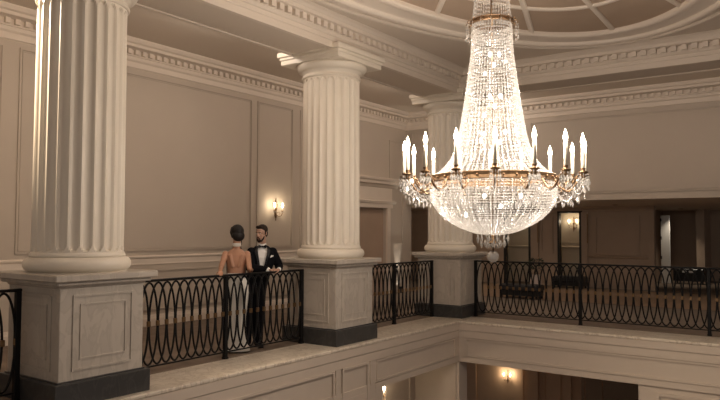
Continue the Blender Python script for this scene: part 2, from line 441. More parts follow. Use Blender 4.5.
# ------------------------------------------------------------ foyer beyond the far rail
struct('ceiling_foyer', MB().box(WX-4, 6, WY+.25, FY+6, 2.46, 2.56), ceilp)
fo = MB()
ops = [(-9.07, -8.15), (-7.27, -6.52)]     # two openings
xs = [WX-4, -9.07, -8.15, -7.27, -6.52, -4.45]
fo.box(xs[0], xs[1], FY, FY+.15, 0, 2.46).box(xs[2], xs[3], FY, FY+.15, 0, 2.46).box(xs[4], xs[5], FY, FY+.15, 0, 2.46)
for a, b in ops: fo.box(a, b, FY, FY+.15, 2.31, 2.46)
fo.box(-5.45, -5.3, FY+.15, 26.2, 0, 2.46)
fo.box(-5.45, 6, 26.2, 26.35, 0, 2.46)
fo.box(-4.0, -3.75, 24.9, 26.2, 0, 2.46)
frame(fo, 'y', FY, -6.15, -4.85, 1.02, 2.18, .04, .03, -1); frame(fo, 'y', FY, -6.15, -4.85, .2, .86, .04, .03, -1)
frame(fo, 'y', FY, -7.85, -7.45, 1.02, 2.18, .04, .03, -1); frame(fo, 'y', FY, -12.6, -9.4, 1.02, 2.18, .04, .03, -1)
fo.box(-12.75, -12.6, WY+.25, FY, 0, 2.46)
frame(fo, 'x', -12.6, 17.2, 20.2, 1.02, 2.18, .04, .03)
fo.box(WX-2.6, WX-.2, WY+.1, WY+.25, 0, 2.46)
sweep(fo, [(0,.90),(.03,.92),(.05,.96),(0,1.0)], [(xs[4]+.15,FY),(xs[5],FY)], [(0,-1)]*2)
sweep(fo, [(0,2.30),(.03,2.31),(.04,2.36),(.12,2.42),(.14,2.46)], [(xs[0],FY),(xs[5],FY)], [(0,-1)]*2)
fo.box(-4.62, -4.45, FY-.06, FY, 0, 2.32)
frame(fo, 'y', 26.2, -3.4, -1.6, .9, 2.1, .05, .03, -1)
struct('wall_foyer', fo, foyw)
rc = MB(); rc.box(-9.6, -6.2, 22.0, 22.1, 0, 2.46).box(-9.6, -9.5, FY+.15, 22, 0, 2.46).box(-6.3, -6.2, FY+.15, 22, 0, 2.46)
sweep(rc, [(0,1.13),(.03,1.15),(.05,1.2),(0,1.23)], [(-9.5,22),(-6.3,22)], [(0,-1)]*2)
for a, b in ((-9.4,-8.1),(-7.95,-6.45)): frame(rc, 'y', 22.0, a, b, .25, 1.0, .03, .02, -1); frame(rc, 'y', 22.0, a, b, 1.33, 2.3, .03, .02, -1)
struct('wall_recess', rc, mirr)
dn = MB()
for a, b in ops:
    dn.box(a-.03, a+.03, FY-.04, FY+.16, 0, 2.34).box(b-.10, b-.03, FY-.04, FY+.16, 0, 2.34).box(a-.03, b, FY-.04, FY+.16, 2.28, 2.34)
struct('trim_11', dn, blackp)
dl = MB()
for x0, x1 in ((-8.17,-7.93), (-6.55,-6.36)): dl.box(x0, x1, FY-.05, FY-.01, 0, 2.3)
struct('door_2', dl, foyw)
db = MB()
for x1 in (-7.93, -6.36): db.box(x1-.012, x1+.012, FY-.07, FY-.05, 1.35, 2.25)
hd = db.build('door_handle', brass)
hd['kind'] = 'structure'
wd = MB(); wd.bbox(-4.96, -4.68, 24.2, 24.26, 0, 2.25, .01); struct('door_3', wd, whitep)
wdh = MB(); 
for z in (.85, 1.5, 2.1): wdh.box(-4.965, -4.93, 24.14, 24.2, z-.05, z+.05)
struct('trim_12', wdh, blackp)

# ------------------------------------------------------------ columns on marble pedestals
def flutes(mb, R0, R1, z0, z1, nf=24, per=8, lv=22):
    n = nf*per; vs = []; fs = []
    zs = [z0, z0+.012, z0+.03, z0+.05, z0+.07, z0+.09]+[z0+.09+(z1-z0-.18)*k/lv for k in range(1, lv+1)]+[z1-.07, z1-.05, z1-.03, z1-.012, z1]
    for z in zs:
        u = (z-z0)/(z1-z0); R = R0+(R1-R0)*(u**1.6)
        e = min(z-z0, z1-z)
        for k in range(n):
            a = 2*pi*k/n; q = (k % per)/per     # 0..1 in one flute
            t = abs(q-.5)*2                      # 0 centre, 1 fillet
            half = .80
            if e < .09: half = .80*sqrt(max(0, 1-((.09-e)/.075)**2)) if e > .015 else 0
            d = .028*sqrt(max(0, 1-(t/half)**2)) if half > 0 and t < half else 0
            vs.append(((R-d)*cos(a), (R-d)*sin(a), z))
    m = len(zs)
    for j in range(m-1):
        for k in range(n): fs.append((j*n+k, j*n+(k+1) % n, (j+1)*n+(k+1) % n, (j+1)*n+k))
    fs.append(tuple(range(n-1,-1,-1))); fs.append(tuple((m-1)*n+k for k in range(n)))
    mb.add(vs, fs, False)
def torus_prof(r, z0, z1, b, k=8):
    h = (z1-z0)/2; zc = (z0+z1)/2
    return [(r-b+b*cos(-pi/2+pi*i/k), zc+h*sin(-pi/2+pi*i/k)) for i in range(k+1)]
def make_column(label):
    t = empty('fluted_column', label, 'column', (0,0,1.28), group='fluted columns on marble pedestals')
    m = MB(); flutes(m, .458, .449, .20, 2.82); sh = m.build('shaft', colp, t)
    m = MB(); m.lathe([(.50,0),(.50,.004)]+torus_prof(.535,.004,.155,.075,10)+[(.475,.155),(.475,.175),(.462,.20),(.45,.215),(.3,.216)], n=72); m.build('base', colp, t)
    m = MB(); m.lathe([(.40,2.80),(.44,2.815)]+torus_prof(.475,2.82,2.86,.02,6)+[(.450,2.862),(.452,2.90),(.462,2.902),(.462,2.915),(.475,2.917),(.475,2.93),(.50,2.935),(.53,2.95),(.555,2.985),(.565,3.01),(.56,3.035),(.50,3.04)], n=72)
    m.build('capital', colp, t)
    m = MB(); m.bbox(-.575,.575,-.575,.575,3.035,3.11,.008); m.bbox(-.595,.595,-.595,.595,3.105,3.16,.014); m.bbox(-.62,.62,-.62,.62,3.155,3.235,.01)
    m.build('abacus', colp, t)
    return t
clabels = ['leftmost and nearest cream fluted column standing on its marble pedestal', 'middle cream fluted column behind the man in the black tuxedo', 'farthest cream fluted column in the corner, partly behind the chandelier']
c0 = make_column(clabels[0])
cols = [c0]+[copy_tree(c0) for _ in range(2)]
for o, y, l in zip(cols, COLY, clabels): o.location = (COLX, y, 1.28); o['label'] = l
def make_ped():
    t = empty('marble_pedestal', '', 'pedestal', (0,0,0), group='marble pedestals under the columns')
    h = .478
    m = MB(); m.bbox(-h,h,-h,h,.24,1.15,.006)
    for (ax, c, sg) in (('x',h,1),('x',-h,-1),('y',h,1),('y',-h,-1)):
        frame(m, ax, c, -h+.135, h-.135, .335, 1.075, .022, .012, sg); frame(m, ax, c, -h+.215, h-.215, .44, .985, .016, .010, sg)
    m.build('body', marb, t)
    m = MB(); m.bbox(-.538,.538,-.538,.538,0.004,.235,.006); m.bbox(-.497,.497,-.497,.497,.23,.250,.005); o = m.build('plinth', marbd, t); o['label'] = 'dark marble plinth'
    m = MB(); m.bbox(-.495,.495,-.495,.495,1.145,1.175,.01); m.bbox(-.54,.54,-.54,.54,1.17,1.215,.012); m.bbox(-.585,.585,-.585,.585,1.21,1.28,.01); m.build('cap', marb, t)
    return t
plabels = ['grey veined marble pedestal at left carrying the nearest column', 'grey veined marble pedestal carrying the middle column right of the couple', 'grey veined marble pedestal carrying the farthest corner column']
p0 = make_ped(); peds = [p0]+[copy_tree(p0) for _ in range(2)]
for o, y, l in zip(peds, COLY, plabels): o.location = (COLX, y, 0); o['label'] = l

# ------------------------------------------------------------ wrought-iron railings of overlapping ovals
S = .131
def loop_mesh():
    m = MB(); pts = []
    for k in range(36):
        a = 2*pi*k/36; pts.append((S*.96*cos(a), 0, .60+.485*sin(a)))
    m.tube(pts, .0125, 6, True); return m
def collar_mesh(): m = MB(); m.bbox(-.021,.021,-.017,.017,-.032,.032,.005); return m
loop0 = None
def railing(label, axis, c, a0, a1, posts):
    global loop0, col0
    # local x runs along the rail
    L = a1-a0
    if axis == 'y': t = empty('oval_loop_railing', label, 'railing', (c, a0, 0), pi/2, 'black iron balcony railings')
    else: t = empty('oval_loop_railing', label, 'railing', (a0, c, 0), 0, 'black iron balcony railings')
    MB().bbox(0, L, -.028, .028, 1.095, 1.125, .008).build('top_rail', iron, t)
    MB().bbox(0, L, -.012, .012, .085, .103, .003).build('bottom_rail', iron, t)
    for p in posts:
        q = p-a0; m = MB(); m.bbox(q-.027, q+.027, -.027, .027, .005, 1.10, .005); m.bbox(q-.034, q+.034, -.034, .034, .004, .03, .005); m.build('post', iron, t)
    n = int((L-.06)/S)-1; off = (L-(n+1)*S)/2
    for i in range(n):
        x = off+S*(i+1)
        if loop0 is None:
            loop0 = loop_mesh().build('oval_loop', iron, t); loop0.location = (x, 0, 0)
            col0 = collar_mesh().build('brass_collar', brassd, loop0); col0.location = (S, 0, .60); o = loop0
        else: o = copy_tree(loop0, t); o.location = (x, .0, 0)
    return t
railing('black iron railing of overlapping ovals in front of the couple', 'y', LX-.75, 4.66, 7.922, (4.69, 6.34, 7.89))
railing('short black iron railing between the middle and farthest columns', 'y', LX-.75, 9.008, 11.927, (9.04, 10.5, 11.895))
railing('long black iron railing along the far balcony at right', 'x', LY+.85, -6.078, .3, (-6.048, -3.95, -1.83, .27))
railing('cropped black iron railing at the lower left picture edge', 'y', LX-.75, .6, 3.572, (.62, 2.1, 3.54))

# ------------------------------------------------------------ chandelier
CHX, CHY = -2.885, 6.35
ch = empty('crystal_chandelier', 'huge tiered crystal chandelier with lit candle lamps hanging over the void', 'chandelier', (CHX, CHY, -.035))
def pinterp(prof, n):
    P = [Vector((r, 0, z)) for r, z in prof]; seg = [(P[i+1]-P[i]).length for i in range(len(P)-1)]; T = sum(seg); out = []
    for k in range(n+1):
        s = T*k/n; i = 0
        while i < len(seg)-1 and s > seg[i]: s -= seg[i]; i += 1
        out.append(P[i].lerp(P[i+1], min(1, s/seg[i])))
    return out
neck = [(.20,3.86),(.205,3.75),(.215,3.55),(.235,3.41),(.255,3.25),(.28,3.08),(.31,2.90),(.335,2.745),(.365,2.62),(.41,2.50),(.47,2.42),(.54,2.35),(.61,2.31)]
bowl = [(.615,2.25),(.632,2.17),(.628,2.09),(.605,2.02),(.56,1.95),(.49,1.88),(.40,1.82),(.30,1.77),(.18,1.73),(.05,1.715)]
def strand(prof, n, w, jit=0):
    m = MB(); P = pinterp(prof, n)
    for i in range(n):
        a, b = P[i], P[i+1]; d = b-a
        m.octa((a+b)/2, w*(1+.25*(i % 3 == 0)), d.length*.98, d)
    return m
NS = 48
s0 = strand(neck, 62, .016).build('crystal_strand', crys, ch)
for k in range(1, NS): add_copy(s0, ch, 2*pi*k/NS)
b0 = strand(bowl, 40, .015).build('crystal_swag', crys, ch)
for k in range(1, NS): add_copy(b0, ch, 2*pi*(k+.5)/NS)
# dense netting of small beads: rows round the neck and the bowl, and an inner layer
net = MB()
def ringbeads(r, z, sp, w, h):
    n = max(6, int(2*pi*r/sp))
    ph = random.random()
    for k in range(n):
        a = 2*pi*(k+ph)/n; net.octa((r*cos(a), r*sin(a), z), w, h, (-sin(a), cos(a), 0) if h > w*1.2 else None)
for p in pinterp(neck, 46): ringbeads(p.x-.004, p.z, .030, .012, .024)
for p in pinterp(bowl, 30): ringbeads(p.x-.006, p.z, .030, .017, .029)
for k in range(72):
    a = 2*pi*(k+.5)/72
    for prof, n, dr in ((neck, 40, .02), (bowl, 26, .03)):
        P = pinterp(prof, n)
        for i in range(n):
            if random.random() < .30: continue
            p, q = P[i], P[i+1]; d = Vector(((q.x-p.x)*cos(a), (q.x-p.x)*sin(a), q.z-p.z)); r = max(.02, (p.x+q.x)/2-dr)
            net.octa((r*cos(a), r*sin(a), (p.z+q.z)/2), .011, d.length*.8, d)
no = net.build('crystal_netting', crys, ch); no['kind'] = 'stuff'
# metal frame rings
def ringtube(mb, r, z, w, h, n=64):
    mb.lathe([(r-w/2,z-h/2),(r+w/2,z-h/2),(r+w/2+.006,z-h/2+.008),(r+w/2,z),(r+w/2+.006,z+h/2-.008),(r+w/2,z+h/2),(r-w/2,z+h/2),(r-w/2,z-h/2)], n=n, close=False, smooth=False)
m = MB(); ringtube(m, .612, 2.28, .012, .078)
for k in range(32):
    a = 2*pi*k/32; m.ball((.625*cos(a), .625*sin(a), 2.28), .014, 6, 4)
m.build('candle_ring', brass, ch)
m = MB(); ringtube(m, .205, 3.885, .016, .045, 40)
for k in range(16):
    a = 2*pi*k/16; m.tube([(.21*cos(a),.21*sin(a),3.885),(.245*cos(a),.245*sin(a),3.90),(.262*cos(a),.262*sin(a),3.875)], .006, 5)
m.build('crown_ring', brass, ch)
m = MB(); m.tube([(0,0,1.66),(0,0,3.85)], .005, 6); m.tube([(0,0,3.85),(0,0,4.62)], .014, 8); m.lathe([(.02,4.55),(.06,4.57),(.07,4.62),(.03,4.66),(.02,4.7)], n=16)
for k in range(13):
    z = 4.70+k*.033; r = .018
    pts = [((r*cos(b) if k % 2 else 0), (0 if k % 2 else r*cos(b)), z+.026*sin(b)) for b in [2*pi*q/8 for q in range(8)]]
    m.tube(pts, .004, 4, True)
m.lathe([(.14,5.09),(.13,5.06),(.06,5.03),(.02,5.01)], n=20)
m.build('stem', brass, ch)
# crown plume above the ring: long drops hanging off two smaller hoops
for hoop, z, ln, cnt in ((.20, 4.42, .50, 40), (.13, 4.56, .34, 24)):
    m = MB()
    for k in range(cnt):
        a = 2*pi*k/cnt
        for i in range(12):
            z1 = z-ln*i/12; rr = hoop*(1-.12*sin(pi*i/12)); m.octa((rr*cos(a), rr*sin(a), z1-ln/24), .017, ln/12.5)
    m.build('crown_drops', crys, ch)
m = MB(); ringtube(m, .20, 4.43, .014, .03, 32); ringtube(m, .13, 4.57, .012, .025, 24); m.build('crown_hoop', brass, ch)
# pendants under the crown ring
m = MB()
for i in range(4): m.octa((.262, 0, 3.855-.028*i), .014, .030)
m.octa((.262, 0, 3.725), .030, .055)
cp = m.build('crown_pendant', glas, ch)
for k in range(1, 16): add_copy(cp, ch, 2*pi*k/16)
# arms with candles
arm = MB(); pts = []
for q in range(15):
    t = q/14
    r = .615+.283*t; z = 2.275-.13*sin(pi*min(1,t*1.25))*(1 if t < .8 else 1) + (.035*max(0,(t-.8)/.2))
    pts.append((r, 0, z))
pts[-1] = (.898, 0, 2.29)
arm.tube(pts, [.012-.004*abs(i/7-1) for i in range(15)], 6)
curl = [(.66+.04*cos(b)*(1-b/9), 0, 2.19+.035*sin(b)*(1-b/9)) for b in [q*.6 for q in range(12)]]
arm.tube(curl, .006, 5)
curl = [(.82+.03*cos(b)*(1-b/9), 0, 2.24+.03*sin(b)*(1-b/9)) for b in [q*.6 for q in range(10)]]
arm.tube(curl, .005, 5)
a0 = arm.build('arm', brass, ch)
m = MB(); m.lathe([(.008,2.255),(.022,2.275),(.014,2.285),(.045,2.305),(.05,2.315),(.02,2.312),(.022,2.345),(.026,2.35),(.016,2.352)], .898, 0, 16); m.build('candle_cup', brass, a0)
m = MB(); m.lathe([(.0185,2.33),(.0185,2.56),(.015,2.57),(.008,2.573)], .898, 0, 12); m.build('candle', candlep, a0)
m = MB(); m.lathe([(.006,2.57),(.017,2.585),(.021,2.605),(.016,2.635),(.007,2.665),(.001,2.685)], .898, 0, 10); m.build('flame_bulb', flame, a0)
m = MB()
for k in range(10):            # drops hung round the cup
    b = 2*pi*k/10; x, y = .898+.048*cos(b), .048*sin(b); m.octa((x, y, 2.285), .012, .03); m.octa((x, y, 2.235), .022, .065)
    if k % 2: m.octa((x, y, 2.17), .016, .05)
m.build('cup_drops', glas, a0)
m = MB()
for (rA, zA, rB, zB, dip) in ((.90, 2.24, .65, 2.25, .16), (.80, 2.16, .63, 2.18, .12)):
    for i in range(15):
        t = i/14; m.octa((rA+(rB-rA)*t, 0, zA+(zB-zA)*t-dip*4*t*(1-t)), .016, .020)
m.build('crystal_garland', crys, a0); m = MB()
for (r, z, l) in ((.90,2.18,.07),(.78,2.05,.07),(.70,2.05,.06),(.84,2.08,.06)): m.octa((r, 0, z-.03), .028, l)
m.build('crystal_drops', crys, a0); m = MB()
# garland to the next arm
A = Vector((.90, 0, 2.24)); B = Vector((.90*cos(pi/8), .90*sin(pi/8), 2.24))
for i in range(1, 18):
    t = i/18; p = A.lerp(B, t); m.octa((p.x, p.y, p.z-.11*4*t*(1-t)), .014, .019)
m.octa(((A.x+B.x)/2, (A.y+B.y)/2, 2.09), .026, .06)
m.build('linking_garland', crys, a0)
for k in range(1, 16): add_copy(a0, ch, 2*pi*k/16)
PH = math.atan2(-CHY, -CHX) + radians(1.5)      # first arm faces the lens side of the room
for o in ch.children:
    if o.name.startswith('arm'): o.rotation_euler.z += PH
# bottom finial
m = MB(); m.lathe([(.004,1.72),(.02,1.70),(.012,1.66),(.05,1.64),(.055,1.63),(.01,1.62),(.01,1.52)], n=12); m.build('finial_stem', brass, ch)
m = MB()
for ringr, zt, cnt, ln, w in ((.155,1.73,12,.11,.028),(.12,1.67,10,.09,.036),(.06,1.64,8,.07,.032)):
    for k in range(cnt):
        a = 2*pi*(k+.3)/cnt; m.octa((ringr*cos(a), ringr*sin(a), zt+.035), .010, .04); m.octa((ringr*cos(a), ringr*sin(a), zt-ln/2), w, ln)
m.build('finial_drops', glas, ch)
m = MB(); m.ball((0,0,1.495), .060, 12, 8, smooth=False); m.build('finial_ball', glas, ch)
m = MB(); m.ball((0,0,0), .015, 10, 8, (1,1,1.5)); ib = m.build('inner_bulb', bulbm, ch); ib.location = (.08, 0, 3.55)
for z, r, n in ((3.55,.08,4),(3.12,.09,4),(2.75,.14,6),(2.10,.30,4)):
    for k in range(n):
        if (z, k) == (3.55, 0): continue
        a = 2*pi*k/n; add_copy(ib, ch, 0, (r*cos(a)*(1-.35*(k%2)), r*sin(a)*(1-.35*(k%2)), z-.09*(k%3)))
WARM = (1, .88, .76)
lamp('crown_fill', 'POINT', (CHX, CHY, 4.68), 60, WARM, .12)  # unseen light added above the crown to brighten ceiling and dome
for z, r, n, e in ((3.55,0,1,2.5),(3.1,0,1,3),(2.7,0,1,3.5)):
    lamp('neck_lamp', 'POINT', (CHX, CHY, z), e, (1,.93,.84), .05)
for k in range(4):
    a = pi/2*k+.5; lamp('bowl_lamp', 'POINT', (CHX+.36*cos(a), CHY+.36*sin(a), 2.08), 2.5, (1,.93,.84), .06)
for k in range(16):
    a = 2*pi*k/16+PH; lamp('candle_lamp', 'POINT', (CHX+.898*cos(a), CHY+.898*sin(a), 2.585), 40, WARM, .03)

# ------------------------------------------------------------ wall sconces
def sconce(label, loc, rz, sc=1, e=12, grp='lit two-armed wall sconces'):
    t = empty('wall_sconce', label, 'wall lamp', loc, rz, grp)      # local -Y points out of the wall
    m = MB()
    m.lathe([(.004,-.32),(.018,-.29),(.012,-.26),(.03,-.22),(.045,-.17),(.03,-.12),(.022,-.05),(.035,.0),(.045,.06),(.028,.12),(.018,.18),(.03,.22),(.015,.27),(.004,.32)], 0, -.03, 12, sy=.6)
    for s in (-1, 1):
        m.tube([(0,-.04,-.02),(s*.03,-.05,.06),(s*.055,-.05,.10),(s*.04,-.05,.15),(s*.02,-.05,.13)], .008, 5)
    m.build('back_plate', brassd, t)
    for s in (-1, 1):
        m = MB(); m.tube([(s*.02,-.05,-.17),(s*.06,-.09,-.20),(s*.12,-.12,-.18),(s*.155,-.13,-.12),(s*.16,-.13,-.05)], .009, 6)
        m.tube([(s*.03,-.05,-.10),(s*.07,-.09,-.07),(s*.10,-.10,-.10),(s*.08,-.10,-.14)], .006, 5)
        a = m.build('arm', brassd, t)
        m = MB(); m.lathe([(.008,-.06),(.035,-.045),(.038,-.035),(.012,-.03)], s*.16, -.13, 12); m.build('candle_cup', brassd, a)
        m = MB(); m.lathe([(.014,-.035),(.014,.06),(.008,.065)], s*.16, -.13, 10); m.build('candle', candlep, a)
        m = MB(); m.lathe([(.008,.06),(.024,.085),(.028,.11),(.02,.15),(.004,.18)], s*.16, -.13, 10); m.build('flame_bulb', flame2, a)
        m = MB()
        for k in range(5):
            b = 2*pi*k/5; m.octa((s*.16+.034*cos(b), -.13+.034*sin(b), -.075), .014, .045)
        m.build('crystal_drops', glas, a)
    t.scale = (sc, sc, sc)
    Rm = Matrix.Rotation(rz, 3, 'Z')
    for s in (-1, 1):
        p = Vector(loc)+Rm @ Vector((s*.16, -.21, .12))*sc; lamp('sconce_lamp', 'POINT', p, e, (1,.80,.55), .03)
    return t
sconce('gilt two-armed lit sconce on the corridor wall above the man', (WX+.005, 10.93, 2.17), pi/2, .78, 2.6)
sconce('small lit sconce seen through the foyer doorway', (-7.14, 21.99, 1.95), 0, .8, 1.6)
sconce('lit sconce glowing on the lower hall wall under the left balcony', (-7.0+.005, 10.25, -1.25), pi/2, .9, 3)
sconce('small lit sconce on the brown lower hall wall below the far balcony', (-6.45, 14.995, -1.68), 0, .5, 2)

# floor uplight in the corridor corner, and recessed downlights
t = empty('floor_uplight', 'small floor uplight washing the corner pilaster behind the railing', 'floor lamp', (-9.98, 15.92, 0))
m = MB(); m.lathe([(.07,0),(.07,.02),(.05,.03),(.05,.16),(.055,.17),(.045,.172),(.045,.15)], n=16, close=False); m.build('housing', blackp, t)
m = MB(); m.lathe([(.001,.150),(.045,.151)], n=16, close=False); m.build('lens', bulbm, t)
lamp('uplight_beam', 'SPOT', (-9.98, 15.92, .19), 70, (1,.92,.8), .02, (-10.03, 15.93, 2.2), 34, .8)

def downlight(x, y, z, lab, e=0, aim=None):
    t = empty('ceiling_downlight', lab, 'ceiling light', (x, y, z))
    m = MB(); m.lathe([(.07,-.001),(.07,-.012),(.045,-.014),(.042,-.003)], n=20, close=False); m.build('bezel', brassd, t)
    m = MB(); m.lathe([(.04,-.006),(.001,-.007)], n=16, close=False); m.build('lens', bulbm, t)
    if e: lamp('downlight_beam', 'SPOT', (x, y, z-.03), e, (1,.86,.68), .03, aim or (x, y, 0), 95, .8)
downlight(-5.2, 19.6, 2.46, 'tiny bright recessed downlight in the foyer ceiling at right', 12)
downlight(-4.30, 24.0, 2.46, 'recessed downlight over the white door edge', 60, (-4.6, 24.2, 0))
lamp('foyer_fill', 'SPOT', (-7.6, 19.3, 2.4), 10, (1,.86,.68), .05, (-7.6, 19.3, 0), 110, .8)
lamp('foyer_fill', 'POINT', (-9.9, 18.3, 2.1), 18, (1,.84,.66), .06)
lamp('foyer_fill', 'SPOT', (-2.2, 18.6, 2.4), 10, (1,.86,.68), .05, (-2.2, 18.6, 0), 110, .8)
lamp('recess_lamp', 'POINT', (-8.4, 21.5, 2.3), 3, (1,.86,.66), .05)

# ------------------------------------------------------------ foyer furniture
def bench(lab, x, y, L, rz=0):
    t = empty('upholstered_bench', lab, 'bench', (x, y, 0), rz, 'low black benches in the foyer')
    m = MB(); m.bbox(-L/2, L/2, -.24, .24, .20, .36, .03); m.build('seat_cushion', leath, t)
    m = MB(); m.bbox(-L/2+.02, L/2-.02, -.22, .22, .08, .205, .01); m.build('base_frame', blackp, t)
    for a in (-1,1):
        for b in (-1,1): MB().bbox(a*(L/2-.06)-.025, a*(L/2-.06)+.025, b*.18-.025, b*.18+.025, 0.005, .085, .004).build('leg', blackp, t)
bench('low black bench in the foyer, nearer one at left of the plant', -6.72, 16.5, 1.05)
bench('low black bench before the open foyer doorway, right of the plant', -6.75, 20.35, .95)
t = empty('potted_plant', 'dark leafy plant in a pale pot between the two black benches', 'plant', (-7.30, 19.0, 0))
m = MB(); m.lathe([(.10,.006),(.15,.03),(.17,.2),(.14,.36),(.12,.42),(.14,.45),(.12,.45),(.11,.40)], n=20, close=False); m.build('pot', potm, t)
m = MB(); m.lathe([(.001,.40),(.115,.41)], n=16, close=False); m.tube([(0,0,.4),(.01,0,.6),(0,.01,.8)], .012, 6); m.build('stem', leaf, t)
m = MB()
for k in range(110):
    a = random.uniform(0, 2*pi); b = random.uniform(-.8, 1.3); r = .05+.14*random.random(); z = .70+.2*sin(b)
    c = Vector((r*cos(a)*cos(b*.6), r*sin(a)*cos(b*.6), z)); d = Vector((cos(a), sin(a), random.uniform(-.2,.9))).normalized(); s_ = d.orthogonal().normalized()*.018; e = d*.10
    m.add([c, c+e*.5+s_, c+e, c+e*.5-s_, c+e*.5+Vector((0,0,.006))], [(0,1,4),(1,2,4),(2,3,4),(3,0,4)])
m.build('foliage', leaf, t)
t = empty('equipment_case', 'black equipment case with white labels at far right of the foyer', 'case', (-4.12, 24.55-.2, 0), radians(-3))
m = MB(); m.bbox(-.46,.46,-.22,.22,.10,.50,.015); m.box(-.46,.46,-.225,-.22,.30,.312); m.build('body', blackp, t)
m = MB()
for x in (-.18, .02): m.box(x, x+.13, -.232, -.222, .38, .44)
m.build('label_plate', labelw, t)['label'] = 'white label plates'
for a in (-1,1): m = MB(); m.ball((a*.38, 0, .05), .045, 10, 8, (.5,1,1)); m.box(a*.38-.02, a*.38+.02, -.03, .03, .05, .105); m.build('castor', blackp, t)
for a in (-1,1): m = MB(); m.tube([(a*.46,-.06,.33),(a*.49,-.06,.35),(a*.49,.06,.35),(a*.46,.06,.33)], .008, 5); m.build('handle', iron, t)

# ------------------------------------------------------------ spotlight on the nearest column, and unseen lights added to brighten the corridors
lamp('column_spotlight', 'SPOT', (-8.5, 2.75, 4.6), 1500, (1,.82,.60), .08, (-6.9, 4.0, 3.35), 50, .9)
for y in (1.5, 4.3, 7.1, 9.9, 12.7, 15.3): lamp('corridor_fill', 'POINT', (-7.45, y, 4.72), 26, (1,.87,.76), .1)  # no fixtures: added behind the beam to lift the left corridor
for x in (-6.2, -3.4, -.6): lamp('corridor_fill', 'POINT', (x, 13.35, 4.62), 20, (1,.87,.76), .1)  # likewise added, out of sight, for the far wall and ceiling
# ------------------------------------------------------------ the couple
skinm = mat('light_skin', (.50, .30, .215), .5, noise=.08, nscale=12)
skinw = mat('tanned_skin', (.46, .24, .15), .45, noise=.06, nscale=12)
tux = mat('black_tuxedo_wool', (.006, .006, .008), .9, spec=.1)
satin = mat('black_satin', (.008, .008, .011), .45, spec=.3)
shirtm = mat('white_shirt_cotton', (.80, .77, .74), .7)
hairm = mat('black_hair', (.012, .009, .008), .5, spec=.25, bump=.6, nscale=60)
hairb = mat('dark_brown_hair', (.022, .013, .009), .65, spec=.2, bump=.6, nscale=60)
dressm = mat('ivory_dress_satin', (.66, .62, .56), .45)
eyew = mat('eye_white', (.75, .72, .68), .3); eyed = mat('eye_iris', (.02, .013, .01), .2)
lipm = mat('lips', (.40, .15, .12), .45); redm = mat('red_shoe', (.40, .05, .035), .35)

def rotto(d): return Vector(d).normalized().to_track_quat('Z', 'Y').to_matrix()
def capsule(mb, p0, r0, p1, r1, n=16, fl=1.0, flax=None):
    """tapered limb with round ends; fl flattens it across the axis flax"""
    p0, p1 = Vector(p0), Vector(p1); d = p1-p0; L = d.length; d.normalize()
    a = Vector(flax) if flax else d.orthogonal()
    a = (a-d*a.dot(d)).normalized(); b = d.cross(a)
    vs = []; fs = []; prof = []
    for i in range(5): t = -pi/2+pi/2*i/4; prof.append((r0*cos(t)+1e-4, r0*sin(t)))
    for i in range(5): t = pi/2*i/4; prof.append((r1*cos(t)+1e-4, L+r1*sin(t)))
    for r, h in prof:
        for k in range(n):
            q = 2*pi*k/n; vs.append(p0+d*h+a*(r*cos(q)*fl)+b*(r*sin(q)))
    m = len(prof)
    for j in range(m-1):
        for k in range(n): fs.append((j*n+k, j*n+(k+1) % n, (j+1)*n+(k+1) % n, (j+1)*n+k))
    fs.append(tuple(range(n-1,-1,-1))); fs.append(tuple((m-1)*n+k for k in range(n)))
    mb.add(vs, fs, True)
def chain(mb, pts, fl=1.0, flax=None):
    for (p, r), (q, s) in zip(pts, pts[1:]): capsule(mb, p, r, q, s, 16, fl, flax)
def remesh(mb, name, m, parent, vox=.008, smooth=6, cut=None):
    o = mb.build(name, m); 
    md = o.modifiers.new('r', 'REMESH'); md.mode = 'VOXEL'; md.voxel_size = vox; md.use_smooth_shade = True
    sm = o.modifiers.new('s', 'SMOOTH'); sm.iterations = smooth; sm.factor = .5
    dg = bpy.context.evaluated_depsgraph_get(); dg.update()
    me = bpy.data.meshes.new_from_object(o.evaluated_get(dg)); o.modifiers.clear()
    if cut:
        bm = bmesh.new(); bm.from_mesh(me)
        bmesh.ops.delete(bm, geom=[f for f in bm.faces if cut(f.calc_center_median())], context='FACES'); bm.to_mesh(me); bm.free()
    o.data = me; me.name = name
    for p in me.polygons: p.use_smooth = True
    if not me.materials: me.materials.append(m)
    o.parent = parent; return o
def torso(mb, rows, n=28):
    """stacked ellipse sections (z, cx, cy, half width, half depth)"""
    vs = []; fs = []
    for z, cx, cy, w, d in rows:
        for k in range(n):
            a = 2*pi*k/n; c_, s_ = cos(a), sin(a)
            vs.append((cx+w*math.copysign(abs(c_)**.85, c_), cy+d*math.copysign(abs(s_)**.85, s_), z))
    m = len(rows)
    for j in range(m-1):
        for k in range(n): fs.append((j*n+k, j*n+(k+1) % n, (j+1)*n+(k+1) % n, (j+1)*n+k))
    fs.append(tuple(range(n-1,-1,-1))); fs.append(tuple((m-1)*n+k for k in range(n)))
    mb.add(vs, fs, True)
